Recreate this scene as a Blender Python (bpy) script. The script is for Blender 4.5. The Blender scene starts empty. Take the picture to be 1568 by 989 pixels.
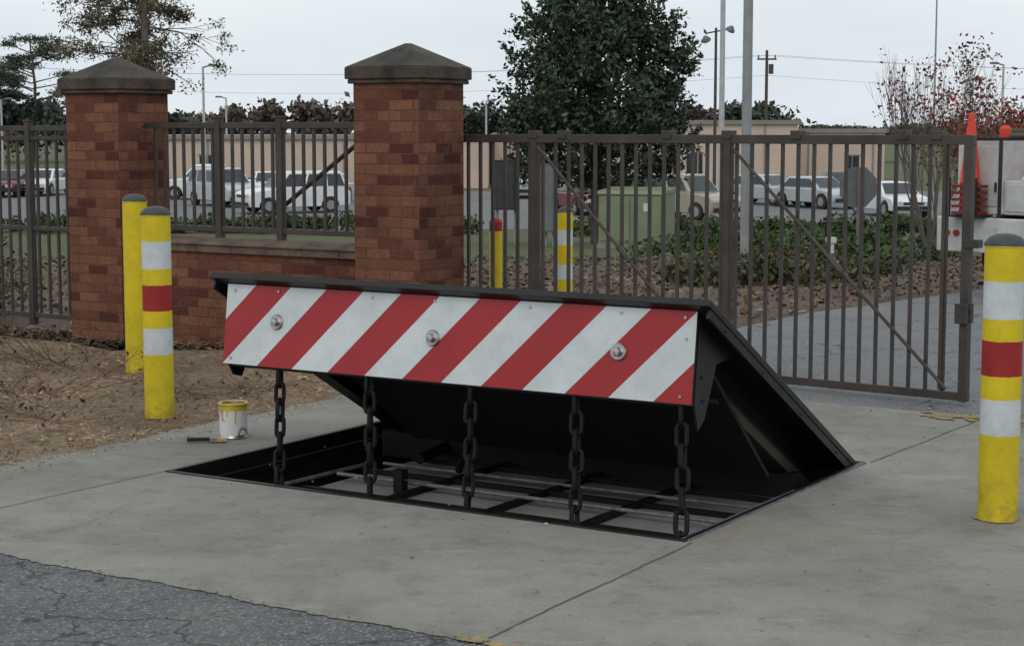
import bpy, bmesh, math, random
import numpy as np
from mathutils import Vector, Matrix
random.seed(3); rng=np.random.default_rng(5)
R=math.radians
def zt(y): return -1.9*min(1.0,max(0.0,(y-16)/44.0))
scene=bpy.context.scene
# ---------------------------------------------------------------- node helpers
def newmat(name):
    m=bpy.data.materials.new(name); m.use_nodes=True
    nt=m.node_tree; return m,nt,nt.nodes['Principled BSDF']
def c4(c): return (c[0],c[1],c[2],1.0)
def coord(nt,kind='Object'):
    n=nt.nodes.new('ShaderNodeTexCoord'); return n.outputs[kind]
def noise(nt,co,scale,detail=4,rough=.55,dist=0):
    n=nt.nodes.new('ShaderNodeTexNoise'); nt.links.new(co,n.inputs['Vector'])
    n.inputs['Scale'].default_value=scale; n.inputs['Detail'].default_value=detail
    n.inputs['Roughness'].default_value=rough; n.inputs['Distortion'].default_value=dist
    return n.outputs['Fac']
def ramp(nt,fac,stops,interp='LINEAR'):
    n=nt.nodes.new('ShaderNodeValToRGB'); nt.links.new(fac,n.inputs[0])
    r=n.color_ramp; r.interpolation=interp
    while len(r.elements)<len(stops): r.elements.new(.5)
    for e,(p,c) in zip(r.elements,stops):
        e.position=p; e.color=c4(c) if not isinstance(c,(int,float)) else (c,c,c,1)
    return n.outputs[0]
def mix(nt,fac,a,b,blend='MIX'):
    n=nt.nodes.new('ShaderNodeMix'); n.data_type='RGBA'; n.blend_type=blend
    for i,v in ((0,fac),(6,a),(7,b)):
        if isinstance(v,(int,float)): n.inputs[i].default_value=v
        elif isinstance(v,tuple): n.inputs[i].default_value=c4(v)
        else: nt.links.new(v,n.inputs[i])
    return n.outputs[2]
def math_(nt,op,a,b=None,c=None):
    n=nt.nodes.new('ShaderNodeMath'); n.operation=op
    for i,v in enumerate((a,b,c)):
        if v is None: continue
        if isinstance(v,(int,float)): n.inputs[i].default_value=v
        else: nt.links.new(v,n.inputs[i])
    return n.outputs[0]
def bump(nt,b,h,strength=.3,dist=.01):
    n=nt.nodes.new('ShaderNodeBump'); n.inputs['Strength'].default_value=strength
    n.inputs['Distance'].default_value=dist; nt.links.new(h,n.inputs['Height'])
    nt.links.new(n.outputs[0],b.inputs['Normal'])
def simple(name,c1,c2=None,rough=.6,metal=0,scale=6,bs=0,bscale=60,spec=.5,kind='Object'):
    m,nt,b=newmat(name); co=coord(nt,kind)
    if c2 is None: c2=tuple(x*.75 for x in c1)
    f=noise(nt,co,scale,4,.65)
    nt.links.new(ramp(nt,f,[(.35,c1),(.66,c2)]),b.inputs['Base Color'])
    b.inputs['Roughness'].default_value=rough; b.inputs['Metallic'].default_value=metal
    b.inputs['Specular IOR Level'].default_value=spec
    if bs: bump(nt,b,noise(nt,co,bscale,2),bs)
    return m
def leafmat(name,cols,clump=1.2):
    m,nt,b=newmat(name)
    g=nt.nodes.new('ShaderNodeNewGeometry')
    c=ramp(nt,g.outputs['Random Per Island'],[(i/(len(cols)-1),cc) for i,cc in enumerate(cols)])
    f=ramp(nt,noise(nt,coord(nt),clump,1),[(.35,.5),(.65,1.3)])
    c=mix(nt,1.0,c,f,'MULTIPLY')
    nt.links.new(c,b.inputs['Base Color']); b.inputs['Roughness'].default_value=.6
    b.inputs['Specular IOR Level'].default_value=.25
    return m
# ---------------------------------------------------------------- materials
def m_concrete():
    m,nt,b=newmat('concrete'); co=coord(nt)
    base=ramp(nt,noise(nt,co,.5,5,.65,.3),[(.28,(.165,.158,.135)),(.5,(.235,.227,.198)),(.74,(.285,.277,.245))])
    st=ramp(nt,noise(nt,co,3.4,7,.8,.2),[(.33,.74),(.5,1.0),(.68,1.14)])
    c=mix(nt,1,base,st,'MULTIPLY')
    fi=ramp(nt,noise(nt,co,120,2,.9),[(.3,.78),(.7,1.18)]); c=mix(nt,1,c,fi,'MULTIPLY')
    sp=ramp(nt,noise(nt,co,22,2,.5),[(.69,0.0),(.73,1.0)]); c=mix(nt,math_(nt,'MULTIPLY',sp,.55),c,(.07,.06,.05))
    mp=nt.nodes.new('ShaderNodeMapping'); mp.inputs['Rotation'].default_value=(0,0,.55); mp.inputs['Scale'].default_value=(1,4.5,1); nt.links.new(co,mp.inputs['Vector'])
    wh=ramp(nt,noise(nt,mp.outputs[0],1.6,7,.85,.4),[(.56,0.0),(.68,1.0)]); c=mix(nt,math_(nt,'MULTIPLY',wh,.5),c,(.36,.35,.32))
    ru=ramp(nt,noise(nt,co,.8,4,.6),[(.54,0.0),(.68,1.0)]); c=mix(nt,math_(nt,'MULTIPLY',ru,.25),c,(.23,.17,.10))
    nt.links.new(c,b.inputs['Base Color'])
    b.inputs['Roughness'].default_value=.8; b.inputs['Specular IOR Level'].default_value=.3
    bump(nt,b,noise(nt,co,130,2,.9),.4,.004); return m
def m_asphalt(name,c0,c1,spk):
    m,nt,b=newmat(name); co=coord(nt)
    base=ramp(nt,noise(nt,co,1.4,6,.75),[(.3,c0),(.7,c1)])
    v=nt.nodes.new('ShaderNodeTexVoronoi'); nt.links.new(co,v.inputs['Vector']); v.inputs['Scale'].default_value=70
    s=ramp(nt,v.outputs['Distance'],[(.2,1.0),(.55,0.0)])
    n2=ramp(nt,noise(nt,co,30,3,.8),[(.44,0.0),(.56,1.0)])
    s=math_(nt,'MULTIPLY',s,n2)
    c=mix(nt,math_(nt,'MULTIPLY',s,.85),base,spk)
    dk=ramp(nt,noise(nt,co,24,3,.8),[(.30,.30),(.46,1.0)]); c=mix(nt,1,c,dk,'MULTIPLY')
    v2=nt.nodes.new('ShaderNodeTexVoronoi'); v2.feature='DISTANCE_TO_EDGE'
    dn=nt.nodes.new('ShaderNodeVectorMath'); dn.operation='ADD'
    nn=nt.nodes.new('ShaderNodeTexNoise'); nn.inputs['Scale'].default_value=2.5; nn.inputs['Detail'].default_value=5; nt.links.new(co,nn.inputs['Vector'])
    nt.links.new(co,dn.inputs[0]); nt.links.new(nn.outputs['Color'],dn.inputs[1])
    nt.links.new(dn.outputs[0],v2.inputs['Vector']); v2.inputs['Scale'].default_value=.8
    cr=ramp(nt,v2.outputs['Distance'],[(.004,1.0),(.011,0.0)])
    c=mix(nt,math_(nt,'MULTIPLY',cr,.8),c,(.018,.018,.018))
    nt.links.new(c,b.inputs['Base Color']); b.inputs['Roughness'].default_value=.85
    bump(nt,b,v.outputs['Distance'],.6,.006); return m
def m_dirt():
    m,nt,b=newmat('dirt'); co=coord(nt)
    c=ramp(nt,noise(nt,co,1.3,6,.7,.4),[(.3,(.18,.12,.07)),(.5,(.32,.225,.14)),(.72,(.44,.33,.215))])
    f=ramp(nt,noise(nt,co,45,4,.8),[(.3,.5),(.7,1.3)]); c=mix(nt,1,c,f,'MULTIPLY')
    d=ramp(nt,noise(nt,co,7,5,.75),[(.54,0.0),(.66,1.0)]); c=mix(nt,math_(nt,'MULTIPLY',d,.65),c,(.12,.078,.05))
    nt.links.new(c,b.inputs['Base Color']); b.inputs['Roughness'].default_value=.95
    bump(nt,b,noise(nt,co,28,5,.75),1.0,.04); return m
def m_grass():
    m,nt,b=newmat('ground_grass'); co=coord(nt)
    c=ramp(nt,noise(nt,co,.22,6,.7),[(.36,(.13,.10,.055)),(.5,(.09,.10,.038)),(.66,(.065,.12,.03))])
    f=ramp(nt,noise(nt,co,9,5,.8),[(.3,.55),(.7,1.3)]); c=mix(nt,1,c,f,'MULTIPLY')
    nt.links.new(c,b.inputs['Base Color']); b.inputs['Roughness'].default_value=.95
    bump(nt,b,noise(nt,co,14,4,.8),.8,.05); return m
def m_mulch():
    m,nt,b=newmat('mulch'); co=coord(nt)
    c=ramp(nt,noise(nt,co,6,6,.8),[(.3,(.04,.025,.02)),(.5,(.10,.062,.045)),(.7,(.20,.14,.10))])
    g=ramp(nt,noise(nt,co,.5,4,.6),[(.48,0.0),(.60,1.0)]); c=mix(nt,math_(nt,'MULTIPLY',g,.6),c,(.15,.13,.065))
    nt.links.new(c,b.inputs['Base Color']); b.inputs['Roughness'].default_value=.95
    bump(nt,b,noise(nt,co,20,4,.8),.9,.04); return m
def m_brick():
    m,nt,b=newmat('brick'); uv=coord(nt,'UV'); co=coord(nt)
    t=nt.nodes.new('ShaderNodeTexBrick'); nt.links.new(uv,t.inputs['Vector'])
    t.inputs['Scale'].default_value=1; t.inputs['Brick Width'].default_value=.205
    t.inputs['Row Height'].default_value=.074; t.inputs['Mortar Size'].default_value=.0055
    t.inputs['Mortar Smooth'].default_value=.4; t.inputs['Bias'].default_value=0.0
    t.inputs['Color1'].default_value=(0,0,0,1); t.inputs['Color2'].default_value=(1,1,1,1)
    t.inputs['Mortar'].default_value=(.5,.5,.5,1)
    bc=ramp(nt,t.outputs['Color'],[(.0,(.215,.094,.056)),(.45,(.180,.074,.045)),(.72,(.150,.056,.036)),(.86,(.100,.032,.024)),(1.0,(.080,.025,.020))])
    c=mix(nt,t.outputs['Fac'],bc,(.115,.072,.052))
    c=mix(nt,1,c,ramp(nt,noise(nt,co,1.6,5,.7),[(.3,.66),(.7,1.22)]),'MULTIPLY')
    c=mix(nt,1,c,ramp(nt,noise(nt,co,40,4,.8),[(.3,.70),(.7,1.25)]),'MULTIPLY')
    s=ramp(nt,noise(nt,co,3.2,6,.75,.8),[(.54,0.0),(.72,1.0)])
    c=mix(nt,math_(nt,'MULTIPLY',s,.5),c,(.05,.036,.028))
    p=ramp(nt,noise(nt,co,2.1,5,.7),[(.58,0.0),(.74,1.0)]); c=mix(nt,math_(nt,'MULTIPLY',p,.35),c,(.23,.165,.115))
    nt.links.new(c,b.inputs['Base Color']); b.inputs['Roughness'].default_value=.9
    b.inputs['Specular IOR Level'].default_value=.2
    h=math_(nt,'SUBTRACT',noise(nt,co,60,2),math_(nt,'MULTIPLY',t.outputs['Fac'],1.5))
    bump(nt,b,h,.7,.007); return m
def m_stripe(h):
    m,nt,b=newmat('reflective_stripes'); co=coord(nt)
    sx=nt.nodes.new('ShaderNodeSeparateXYZ'); nt.links.new(co,sx.inputs[0])
    q=math_(nt,'MULTIPLY',math_(nt,'SUBTRACT',h,sx.outputs['Z']),1.01)
    w=math_(nt,'ADD',math_(nt,'ADD',sx.outputs['X'],q),-.175+4.268)
    fr=math_(nt,'FRACT',math_(nt,'DIVIDE',w,.4268))
    red=math_(nt,'LESS_THAN',fr,.5)
    c=mix(nt,red,(.62,.66,.665),(.36,.014,.020))
    g=ramp(nt,noise(nt,co,3,7,.75),[(.35,.80),(.6,1.0)]); c=mix(nt,1,c,g,'MULTIPLY')
    g=ramp(nt,noise(nt,co,26,4,.7,1.5),[(.26,.6),(.33,1.0)]); c=mix(nt,1,c,g,'MULTIPLY')
    nt.links.new(c,b.inputs['Base Color']); b.inputs['Roughness'].default_value=.42
    return m
def m_bollard(name,bands):
    m,nt,b=newmat(name); co=coord(nt)
    sx=nt.nodes.new('ShaderNodeSeparateXYZ'); nt.links.new(co,sx.inputs[0])
    z=math_(nt,'ADD',sx.outputs['Z'],math_(nt,'MULTIPLY',math_(nt,'SUBTRACT',noise(nt,co,18,2),.5),.008))
    z=math_(nt,'DIVIDE',z,1.25)
    c=ramp(nt,z,[(p/1.25,cc) for p,cc in bands],'CONSTANT')
    c=mix(nt,1,c,ramp(nt,noise(nt,co,4,6,.8),[(.3,.74),(.6,1.0)]),'MULTIPLY')
    sc=ramp(nt,noise(nt,co,22,4,.8,1.0),[(.28,.45),(.35,1.0)]); c=mix(nt,1,c,sc,'MULTIPLY')
    dirt=math_(nt,'MULTIPLY',ramp(nt,sx.outputs['Z'],[(.0,1.0),(.3,0.0)]),ramp(nt,noise(nt,co,12,5,.7),[(.42,0.0),(.62,.6)]))
    c=mix(nt,dirt,c,(.2,.14,.05))
    nt.links.new(c,b.inputs['Base Color']); b.inputs['Roughness'].default_value=.55; b.inputs['Specular IOR Level'].default_value=.35
    bump(nt,b,noise(nt,co,25,3),.15,.005); return m
CON=m_concrete(); DIRT=m_dirt(); GRASS=m_grass(); MULCH=m_mulch(); BRICK=m_brick()
ASPF=m_asphalt('asphalt_worn',(.072,.074,.075),(.13,.131,.127),(.29,.29,.275))
ASPR=m_asphalt('asphalt_drive',(.12,.122,.125),(.18,.18,.178),(.26,.26,.25))
BLACK=simple('black_steel',(.006,.0065,.007),(.013,.013,.013),.42,0,5,.1,40,.4)
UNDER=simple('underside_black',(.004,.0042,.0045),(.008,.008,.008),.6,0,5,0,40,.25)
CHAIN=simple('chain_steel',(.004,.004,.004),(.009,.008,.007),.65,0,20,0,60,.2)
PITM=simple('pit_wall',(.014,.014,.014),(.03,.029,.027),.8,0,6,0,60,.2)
TRAY=simple('tray_steel',(.19,.19,.185),(.29,.28,.26),.7,0,3,0,60,.3)
GALV=simple('galvanised_steel',(.10,.105,.11),(.22,.225,.23),.5,.3,20)
STEEL=simple('stainless',(.5,.5,.48),(.3,.3,.3),.3,.9,15)
IRON=simple('bronze_iron',(.034,.027,.024),(.062,.049,.042),.5,0,4)
STONE=simple('cap_stone',(.022,.020,.017),(.085,.060,.041),.85,0,4.5,.6,40)
SILL=simple('wall_cap',(.075,.052,.04),(.17,.118,.085),.85,0,5,.5,50)
Yc=(.68,.52,.014); Wc_=(.60,.635,.645); Rd=(.33,.020,.02); Kc=(.055,.06,.062)
BOL=m_bollard('bollard_paint',[(0,Yc),(.368,Wc_),(.519,Yc),(.62,Rd),(.763,Yc),(.857,Wc_),(1.015,Yc),(1.158,Kc)])
BOLY=m_bollard('bollard_yellow',[(0,Yc),(1.158,Kc)])
BOLR=m_bollard('bollard_red_top',[(0,Yc),(1.0,Yc),(1.08,Rd),(1.158,Rd)])
BOLW=m_bollard('bollard_white_bands',[(0,Yc),(.25,Wc_),(.37,Yc),(.55,Wc_),(.68,Yc),(.86,Wc_),(1.0,Yc),(1.158,Kc)])
YEL=simple('yellow_paint',(.62,.45,.02),(.4,.3,.05),.6,0,20)
YELR=simple('worn_yellow',(.38,.26,.06),(.18,.16,.11),.85,0,14)
JOINT=simple('joint',(.05,.047,.04),(.15,.145,.125),.9,0,6)
WHITE=simple('white_paint',(.62,.63,.63),(.5,.51,.52),.4,0,2)
WHITE2=simple('truck_white',(.60,.61,.60),(.40,.40,.38),.45,0,3)
RUB=simple('rubber',(.015,.015,.015),(.03,.03,.03),.8)
GLASS=simple('car_glass',(.02,.025,.03),(.04,.045,.05),.08,0,2)
TAN=simple('tan_wall',(.60,.475,.39),(.52,.405,.33),.9,0,.3)
ROOFM=simple('roof_fascia',(.27,.245,.22),(.21,.19,.175),.8,0,.5)
BARK=simple('bark',(.05,.04,.032),(.11,.09,.075),.9,0,6)
BARKL=simple('bark_pale',(.16,.125,.105),(.10,.08,.07),.9,0,6)
GREENB=simple('transformer_green',(.20,.235,.135),(.16,.19,.11),.5,0,2)
GRAYB=simple('cabinet_gray',(.16,.165,.17),(.11,.115,.12),.5,0,2)
POLEM=simple('pole_gray',(.30,.31,.31),(.22,.23,.235),.5,.2,3)
POLEW=simple('pole_light',(.45,.46,.46),(.36,.37,.37),.5,.1,3)
WOODP=simple('wood_pole',(.09,.07,.055),(.05,.04,.03),.9)
WIRE=simple('wire',(.10,.10,.10),(.12,.12,.12),.7)
ORNG=simple('cone_orange',(.75,.05,.02),(.6,.04,.02),.5)
DRED=simple('dark_red',(.26,.02,.015),(.12,.01,.01),.6)
# ---------------------------------------------------------------- mesh helpers
def empty(name,loc=(0,0,0),rz=0,parent=None):
    o=bpy.data.objects.new(name,None); scene.collection.objects.link(o)
    o.location=loc; o.rotation_euler=(0,0,rz); o.parent=parent; return o
def boxuv(me):
    uv=me.uv_layers.new(name='UVMap')
    for p in me.polygons:
        n=p.normal; ax=max(range(3),key=lambda i:abs(n[i]))
        for li in p.loop_indices:
            v=me.vertices[me.loops[li].vertex_index].co
            uv.data[li].uv=((v.y+.1,v.z) if ax==0 else (v.x,v.z) if ax==1 else (v.x,v.y))
class Acc:
    def __init__(s): s.v=[]; s.f=[]
    def hexa(s,P):
        n=len(s.v); s.v+= [tuple(p) for p in P]
        s.f+=[(n+3,n+2,n+1,n),(n+4,n+5,n+6,n+7),(n,n+1,n+5,n+4),(n+1,n+2,n+6,n+5),(n+2,n+3,n+7,n+6),(n+3,n,n+4,n+7)]
    def box(s,x0,x1,y0,y1,z0,z1):
        s.hexa([(x0,y0,z0),(x1,y0,z0),(x1,y1,z0),(x0,y1,z0),(x0,y0,z1),(x1,y0,z1),(x1,y1,z1),(x0,y1,z1)])
    def tube(s,p0,p1,r0,r1=None,n=8,cap=True):
        r1=r0 if r1 is None else r1
        p0=Vector(p0); p1=Vector(p1); d=(p1-p0)
        if d.length<1e-6: return
        d.normalize(); u=d.orthogonal().normalized(); w=d.cross(u)
        b=len(s.v)
        for p,r in ((p0,r0),(p1,r1)):
            for i in range(n):
                a=2*math.pi*i/n; s.v.append(tuple(p+u*(r*math.cos(a))+w*(r*math.sin(a))))
        for i in range(n):
            j=(i+1)%n; s.f.append((b+i,b+j,b+n+j,b+n+i))
        if cap:
            s.f.append(tuple(b+i for i in reversed(range(n)))); s.f.append(tuple(b+n+i for i in range(n)))
    def prism(s,pts,axis,a0,a1):
        n=len(pts); b=len(s.v)
        for a in (a0,a1):
            for (p,q) in pts:
                s.v.append((a,p,q) if axis==0 else (p,a,q) if axis==1 else (p,q,a))
        s.f.append(tuple(b+i for i in range(n))); s.f.append(tuple(b+n+i for i in reversed(range(n))))
        for i in range(n):
            j=(i+1)%n; s.f.append((b+j,b+i,b+n+i,b+n+j))
    def revolve(s,prof,c=(0,0,0),n=24):
        b=len(s.v)
        for (r,z) in prof:
            for i in range(n):
                a=2*math.pi*i/n; s.v.append((c[0]+r*math.cos(a),c[1]+r*math.sin(a),c[2]+z))
        for k in range(len(prof)-1):
            for i in range(n):
                j=(i+1)%n; s.f.append((b+k*n+i,b+k*n+j,b+(k+1)*n+j,b+(k+1)*n+i))
    def torus(s,f,nseg,r,n=6):
        pts=[Vector(f(i/nseg)) for i in range(nseg)]; b=len(s.v)
        for i in range(nseg):
            t=(pts[(i+1)%nseg]-pts[i-1]).normalized()
            ref=s.ref; u=ref.cross(t).normalized() if abs(ref.dot(t))<.99 else t.orthogonal().normalized(); w=t.cross(u)
            for k in range(n):
                a=2*math.pi*k/n; s.v.append(tuple(pts[i]+u*(r*math.cos(a))+w*(r*math.sin(a))))
        for i in range(nseg):
            i2=(i+1)%nseg
            for k in range(n):
                k2=(k+1)%n; s.f.append((b+i*n+k,b+i2*n+k,b+i2*n+k2,b+i*n+k2))
    def obj(s,name,mat,parent=None,loc=(0,0,0),rot=(0,0,0),smooth=False,bevel=0,uv=False,fix=True):
        me=bpy.data.meshes.new(name); me.from_pydata(s.v,[],s.f); me.update()
        if fix:
            bm=bmesh.new(); bm.from_mesh(me); bmesh.ops.recalc_face_normals(bm,faces=bm.faces); bm.to_mesh(me); bm.free()
        if uv: boxuv(me)
        me.materials.append(mat)
        if smooth:
            me.polygons.foreach_set('use_smooth',[True]*len(me.polygons))
            try: me.set_sharp_from_angle(angle=R(40))
            except Exception: pass
        o=bpy.data.objects.new(name,me); scene.collection.objects.link(o)
        o.location=loc; o.rotation_euler=rot; o.parent=parent
        if bevel:
            md=o.modifiers.new('bev','BEVEL'); md.width=bevel; md.segments=2; md.limit_method='ANGLE'; md.angle_limit=R(40)
        return o
def leaves(name,C,size,mat,parent=None,aspect=.45,flat=0.0,loc=(0,0,0)):
    C=np.asarray(C,dtype=float); n=len(C)
    size=np.broadcast_to(np.asarray(size,dtype=float),(n,))*rng.uniform(.65,1.3,n)
    u=rng.normal(size=(n,3)); u[:,2]*=(1-flat); u/=np.linalg.norm(u,axis=1,keepdims=True)
    t=rng.normal(size=(n,3)); t[:,2]*=(1-flat); v=np.cross(u,t) if flat==0 else t-u*np.sum(u*t,axis=1,keepdims=True)
    v/=np.linalg.norm(v,axis=1,keepdims=True)
    s=size[:,None]; V=np.stack([C+u*s,C+v*s*aspect,C-u*s,C-v*s*aspect],axis=1).reshape(-1,3)
    me=bpy.data.meshes.new(name); me.vertices.add(4*n); me.vertices.foreach_set('co',V.ravel())
    me.loops.add(4*n); me.loops.foreach_set('vertex_index',np.arange(4*n,dtype=np.int32))
    me.polygons.add(n); me.polygons.foreach_set('loop_start',np.arange(0,4*n,4,dtype=np.int32))
    me.update(calc_edges=True); me.validate(); me.materials.append(mat)
    o=bpy.data.objects.new(name,me); scene.collection.objects.link(o); o.parent=parent; o.location=loc
    return o
ANG=math.atan2(-.528,.849); ca,sa=math.cos(ANG),math.sin(ANG)
A0=(-1.643,8.44)
def E(x,y): return (A0[0]+ca*x-sa*y, A0[1]+sa*x+ca*y)     # barrier frame -> world
W,L=2.74,1.967
def sheet(name,pts,off,mat,hole=None):
    bm=bmesh.new(); es=[]
    for loop in ([pts]+([hole] if hole else [])):
        vs=[bm.verts.new((x,y,0)) for x,y in loop]
        for i in range(len(vs)): es.append(bm.edges.new((vs[i],vs[(i+1)%len(vs)])))
    bmesh.ops.triangle_fill(bm,use_beauty=True,use_dissolve=False,edges=es)
    for yy in (16,60):
        bmesh.ops.bisect_plane(bm,geom=bm.verts[:]+bm.edges[:]+bm.faces[:],plane_co=(0,yy,0),plane_no=(0,1,0),dist=1e-5)
    for v in bm.verts: v.co.z=zt(v.co.y)+off
    bmesh.ops.recalc_face_normals(bm,faces=bm.faces)
    bm.faces.ensure_lookup_table()
    for f in bm.faces:
        if f.normal.z<0: f.normal_flip()
    me=bpy.data.meshes.new(name); bm.to_mesh(me); bm.free(); me.materials.append(mat)
    o=bpy.data.objects.new(name,me); scene.collection.objects.link(o); return o
def wob(p,q,n,amp,jag=.6):
    out=[]; ph=random.uniform(0,6)
    for i in range(n):
        t=i/n; x=p[0]+(q[0]-p[0])*t; y=p[1]+(q[1]-p[1])*t
        dx,dy=q[0]-p[0],q[1]-p[1]; l=math.hypot(dx,dy)
        k=(random.uniform(-amp,amp)*jag+amp*math.sin(i*.41+ph)*.35+amp*math.sin(i*.13+ph)*.6) if i else 0
        out.append((x-dy/l*k,y+dx/l*k))
    return out
# ---------------------------------------------------------------- ground
hole=[E(0,0),E(W,0),E(W,L),E(0,L)]
PB=3.72
sheet('ground',[(-900,-30),(900,-30),(900,2500),(-900,2500)],0,GRASS,hole)
pad=wob(E(-.8,-1.58),E(9,-1.75),420,.018,.45)+[E(9,-1.75),E(9,PB)]+wob(E(9,PB),E(-.8,PB),40,.01)+[E(-.8,PB)]+wob(E(-.8,PB),E(-.8,-1.58),160,.035)[1:]
sheet('concrete_pavement',pad,.0075,CON,hole)
sheet('asphalt_road',[E(-12,-1.3),E(-.9,-1.3),E(-.9,-1.45),E(12,-1.45),E(12,-9),E(-12,-9)],.004,ASPF)
sheet('dirt_ground',[E(-12,-1.3),E(-.7,-1.3),E(-.7,4.1),E(-12,4.1)],.0035,DIRT)
drv=[E(-.3,3.5),E(6.5,3.5),E(6.5,70)]+wob(E(-.3,70),E(-.3,3.5),60,.06)
sheet('asphalt_driveway',drv,.004,ASPR)
mul=wob((-3,13.2),(-9,17.5),12,.15)+wob((-9,17.5),(-10,26),10,.2)+wob((-10,26),(1,31),16,.4)+wob((1,31),(9.5,38),14,.4)+[E(-.34,28),E(-.34,4.15),E(-2.5,4.15)]
sheet('mulch_bed',mul,.0035,MULCH)
sheet('parking_lot',[(-90,64),(90,64),(90,104),(-90,104)],.006,ASPR)
def strip(name,p,q,w,off,mat,amp=.004,n=14):
    dx,dy=q[0]-p[0],q[1]-p[1]; l=math.hypot(dx,dy); nx,ny=-dy/l*w/2,dx/l*w/2
    a=wob(p,q,n,amp)
    pts=[(x+nx,y+ny) for x,y in a+[q]]+[(x-nx,y-ny) for x,y in reversed(a+[q])]
    return sheet(name,pts,off,mat)
for (p,q) in [((2.79,-.02),(2.83,-1.62)),((2.78,L+.03),(2.85,PB)),((-.03,-.02),(-.06,-1.6))]:
    strip('pavement_joint',E(*p),E(*q),.0065,.0112,JOINT,.006,40)
def crack(pts,w=.003):
    full=[]
    for a_,b_ in zip(pts[:-1],pts[1:]): full+=wob(E(*a_),E(*b_),14,.012,1.0)
    full.append(E(*pts[-1])); up=[];dn=[]
    for i,(x,y) in enumerate(full):
        j=min(i+1,len(full)-1); k=max(i-1,0); dx=full[j][0]-full[k][0]; dy=full[j][1]-full[k][1]; l=math.hypot(dx,dy)+1e-9
        ww=w*random.uniform(.3,1)/2; up.append((x-dy/l*ww,y+dx/l*ww)); dn.append((x+dy/l*ww,y-dx/l*ww))
    v=[(x,y,.0112) for x,y in up]+[(x,y,.0112) for x,y in dn]; n=len(up)
    a=Acc(); a.v=v; a.f=[(n+i,n+i+1,i+1,i) for i in range(n-1)]
    a.obj('pavement_crack',JOINT,None,fix=False)
crack([(.35,-1.55),(.5,-1.1),(.42,-.8)]); crack([(-.8,-.75),(-.4,-.9),(.1,-.82)]); crack([(3.3,2.4),(4.0,2.6),(4.9,2.45)])
def worn(x0,x1,y0,y1,n,r):
    a=Acc()
    for i in range(n):
        c=E(random.uniform(x0,x1),random.uniform(y0,y1)); k=random.randint(5,8); rr=r*random.uniform(.3,1); b=len(a.v)
        st=random.uniform(1,2.2); th=ANG
        for j in range(k):
            g=2*math.pi*j/k; dx,dy=rr*st*math.cos(g)*random.uniform(.7,1.2),rr*math.sin(g)*random.uniform(.7,1.2)
            a.v.append((c[0]+dx*math.cos(th)-dy*math.sin(th),c[1]+dx*math.sin(th)+dy*math.cos(th),.0118+i*.00003))
        a.f.append(tuple(range(b,b+k)))
    a.obj('yellow_marking',YELR,None,fix=False)
worn(2.5,4.4,PB-.24,PB-.02,110,.045); worn(2.6,3.05,-1.64,-1.60,10,.025)
# ---------------------------------------------------------------- wedge barrier
bar=empty('vehicle_wedge_barrier',(A0[0],A0[1],0),ANG)
a=Acc()
D=-.45
a.v=[(0,0,D),(W,0,D),(W,L,D),(0,L,D),(0,0,.0075),(W,0,.0075),(W,L,.0075),(0,L,.0075)]
a.f=[(0,1,2,3),(0,1,5,4),(1,2,6,5),(2,3,7,6),(3,0,4,7)]
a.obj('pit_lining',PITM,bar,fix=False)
a=Acc()
t=.022
a.box(-t,W+t,-t,.004,-.06,.014); a.box(-t,W+t,L-.004,L+t,-.06,.014); a.box(-t,.004,.0045,L-.0045,-.06,.0135); a.box(W-.004,W+t,.0045,L-.0045,-.06,.0135)
a.box(.0045,.035,.02,L-.02,-.09,-.062)
a.obj('pit_frame',BLACK,bar,bevel=.002)
a=Acc()
a.box(.45,W-.03,.012,.024,-.05,.006); a.box(W-.03,W-.016,.03,1.2,-.05,.004); a.box(W+.023,W+.031,.0,L,-.01,.0145)
a.tube((.45,.11,-.05),(2.62,.11,-.05),.009); a.tube((.5,.66,-.06),(2.62,.66,-.06),.010)
a.tube((2.62,.11,-.05),(2.62,1.2,-.05),.009); a.tube((.47,.11,-.05),(.47,.95,-.06),.010)
a.tube((.5,1.05,-.07),(2.6,1.05,-.07),.009)
a.obj('inner_rails',GALV,bar,smooth=True)
a=Acc()
for x in (1.0,1.55,2.05): a.box(x,x+.03,.135,1.6,-.0985,-.07)
for y in (.38,.9,1.3): a.box(.5,2.6,y,y+.025,-.0995,-.074)
a.box(.92,.97,.55,.60,-.095,.02); a.tube((1.0,1.0,-.05),(.9,1.3,.12),.02); a.tube((.62,1.2,-.06),(.62,1.6,-.02),.03)
a.box(.2,2.6,1.45,1.55,-.12,.02)
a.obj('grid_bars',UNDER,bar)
a=Acc(); a.box(.5,2.6,.13,1.45,-.14,-.10)
a.obj('inner_tray',TRAY,bar)
cs,sn=.8737,.4867
def P(s,d,x): return (x,L-s*cs+d*sn,s*sn+d*cs)
def pb(acc,s0,s1,d0,d1,x0,x1):
    acc.hexa([P(s0,d0,x0),P(s0,d0,x1),P(s1,d0,x1),P(s1,d0,x0),P(s0,d1,x0),P(s0,d1,x1),P(s1,d1,x1),P(s1,d1,x0)])
X0=.055; X1=W-.008
a=Acc(); pb(a,-.02,1.965,-.03,0,X0,X1); a.obj('ramp_plate',BLACK,bar,bevel=.003)
a=Acc()
for x in (.16,.75,1.35,1.95,2.5): pb(a,.15,1.80,-.15,-.0305,x,x+.02); pb(a,.15,1.78,-.162,-.1505,x-.04,x+.06)
pb(a,.9,.95,-.12,-.031,.18,2.5); pb(a,1.6,1.65,-.2,-.031,.18,2.5)
a.obj('plate_ribs',UNDER,bar)
a=Acc()
pb(a,.02,1.93,-.07,-.031,X1-.020,X1-.004); pb(a,.02,1.93,-.07,-.031,X0+.004,X0+.020)
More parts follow.
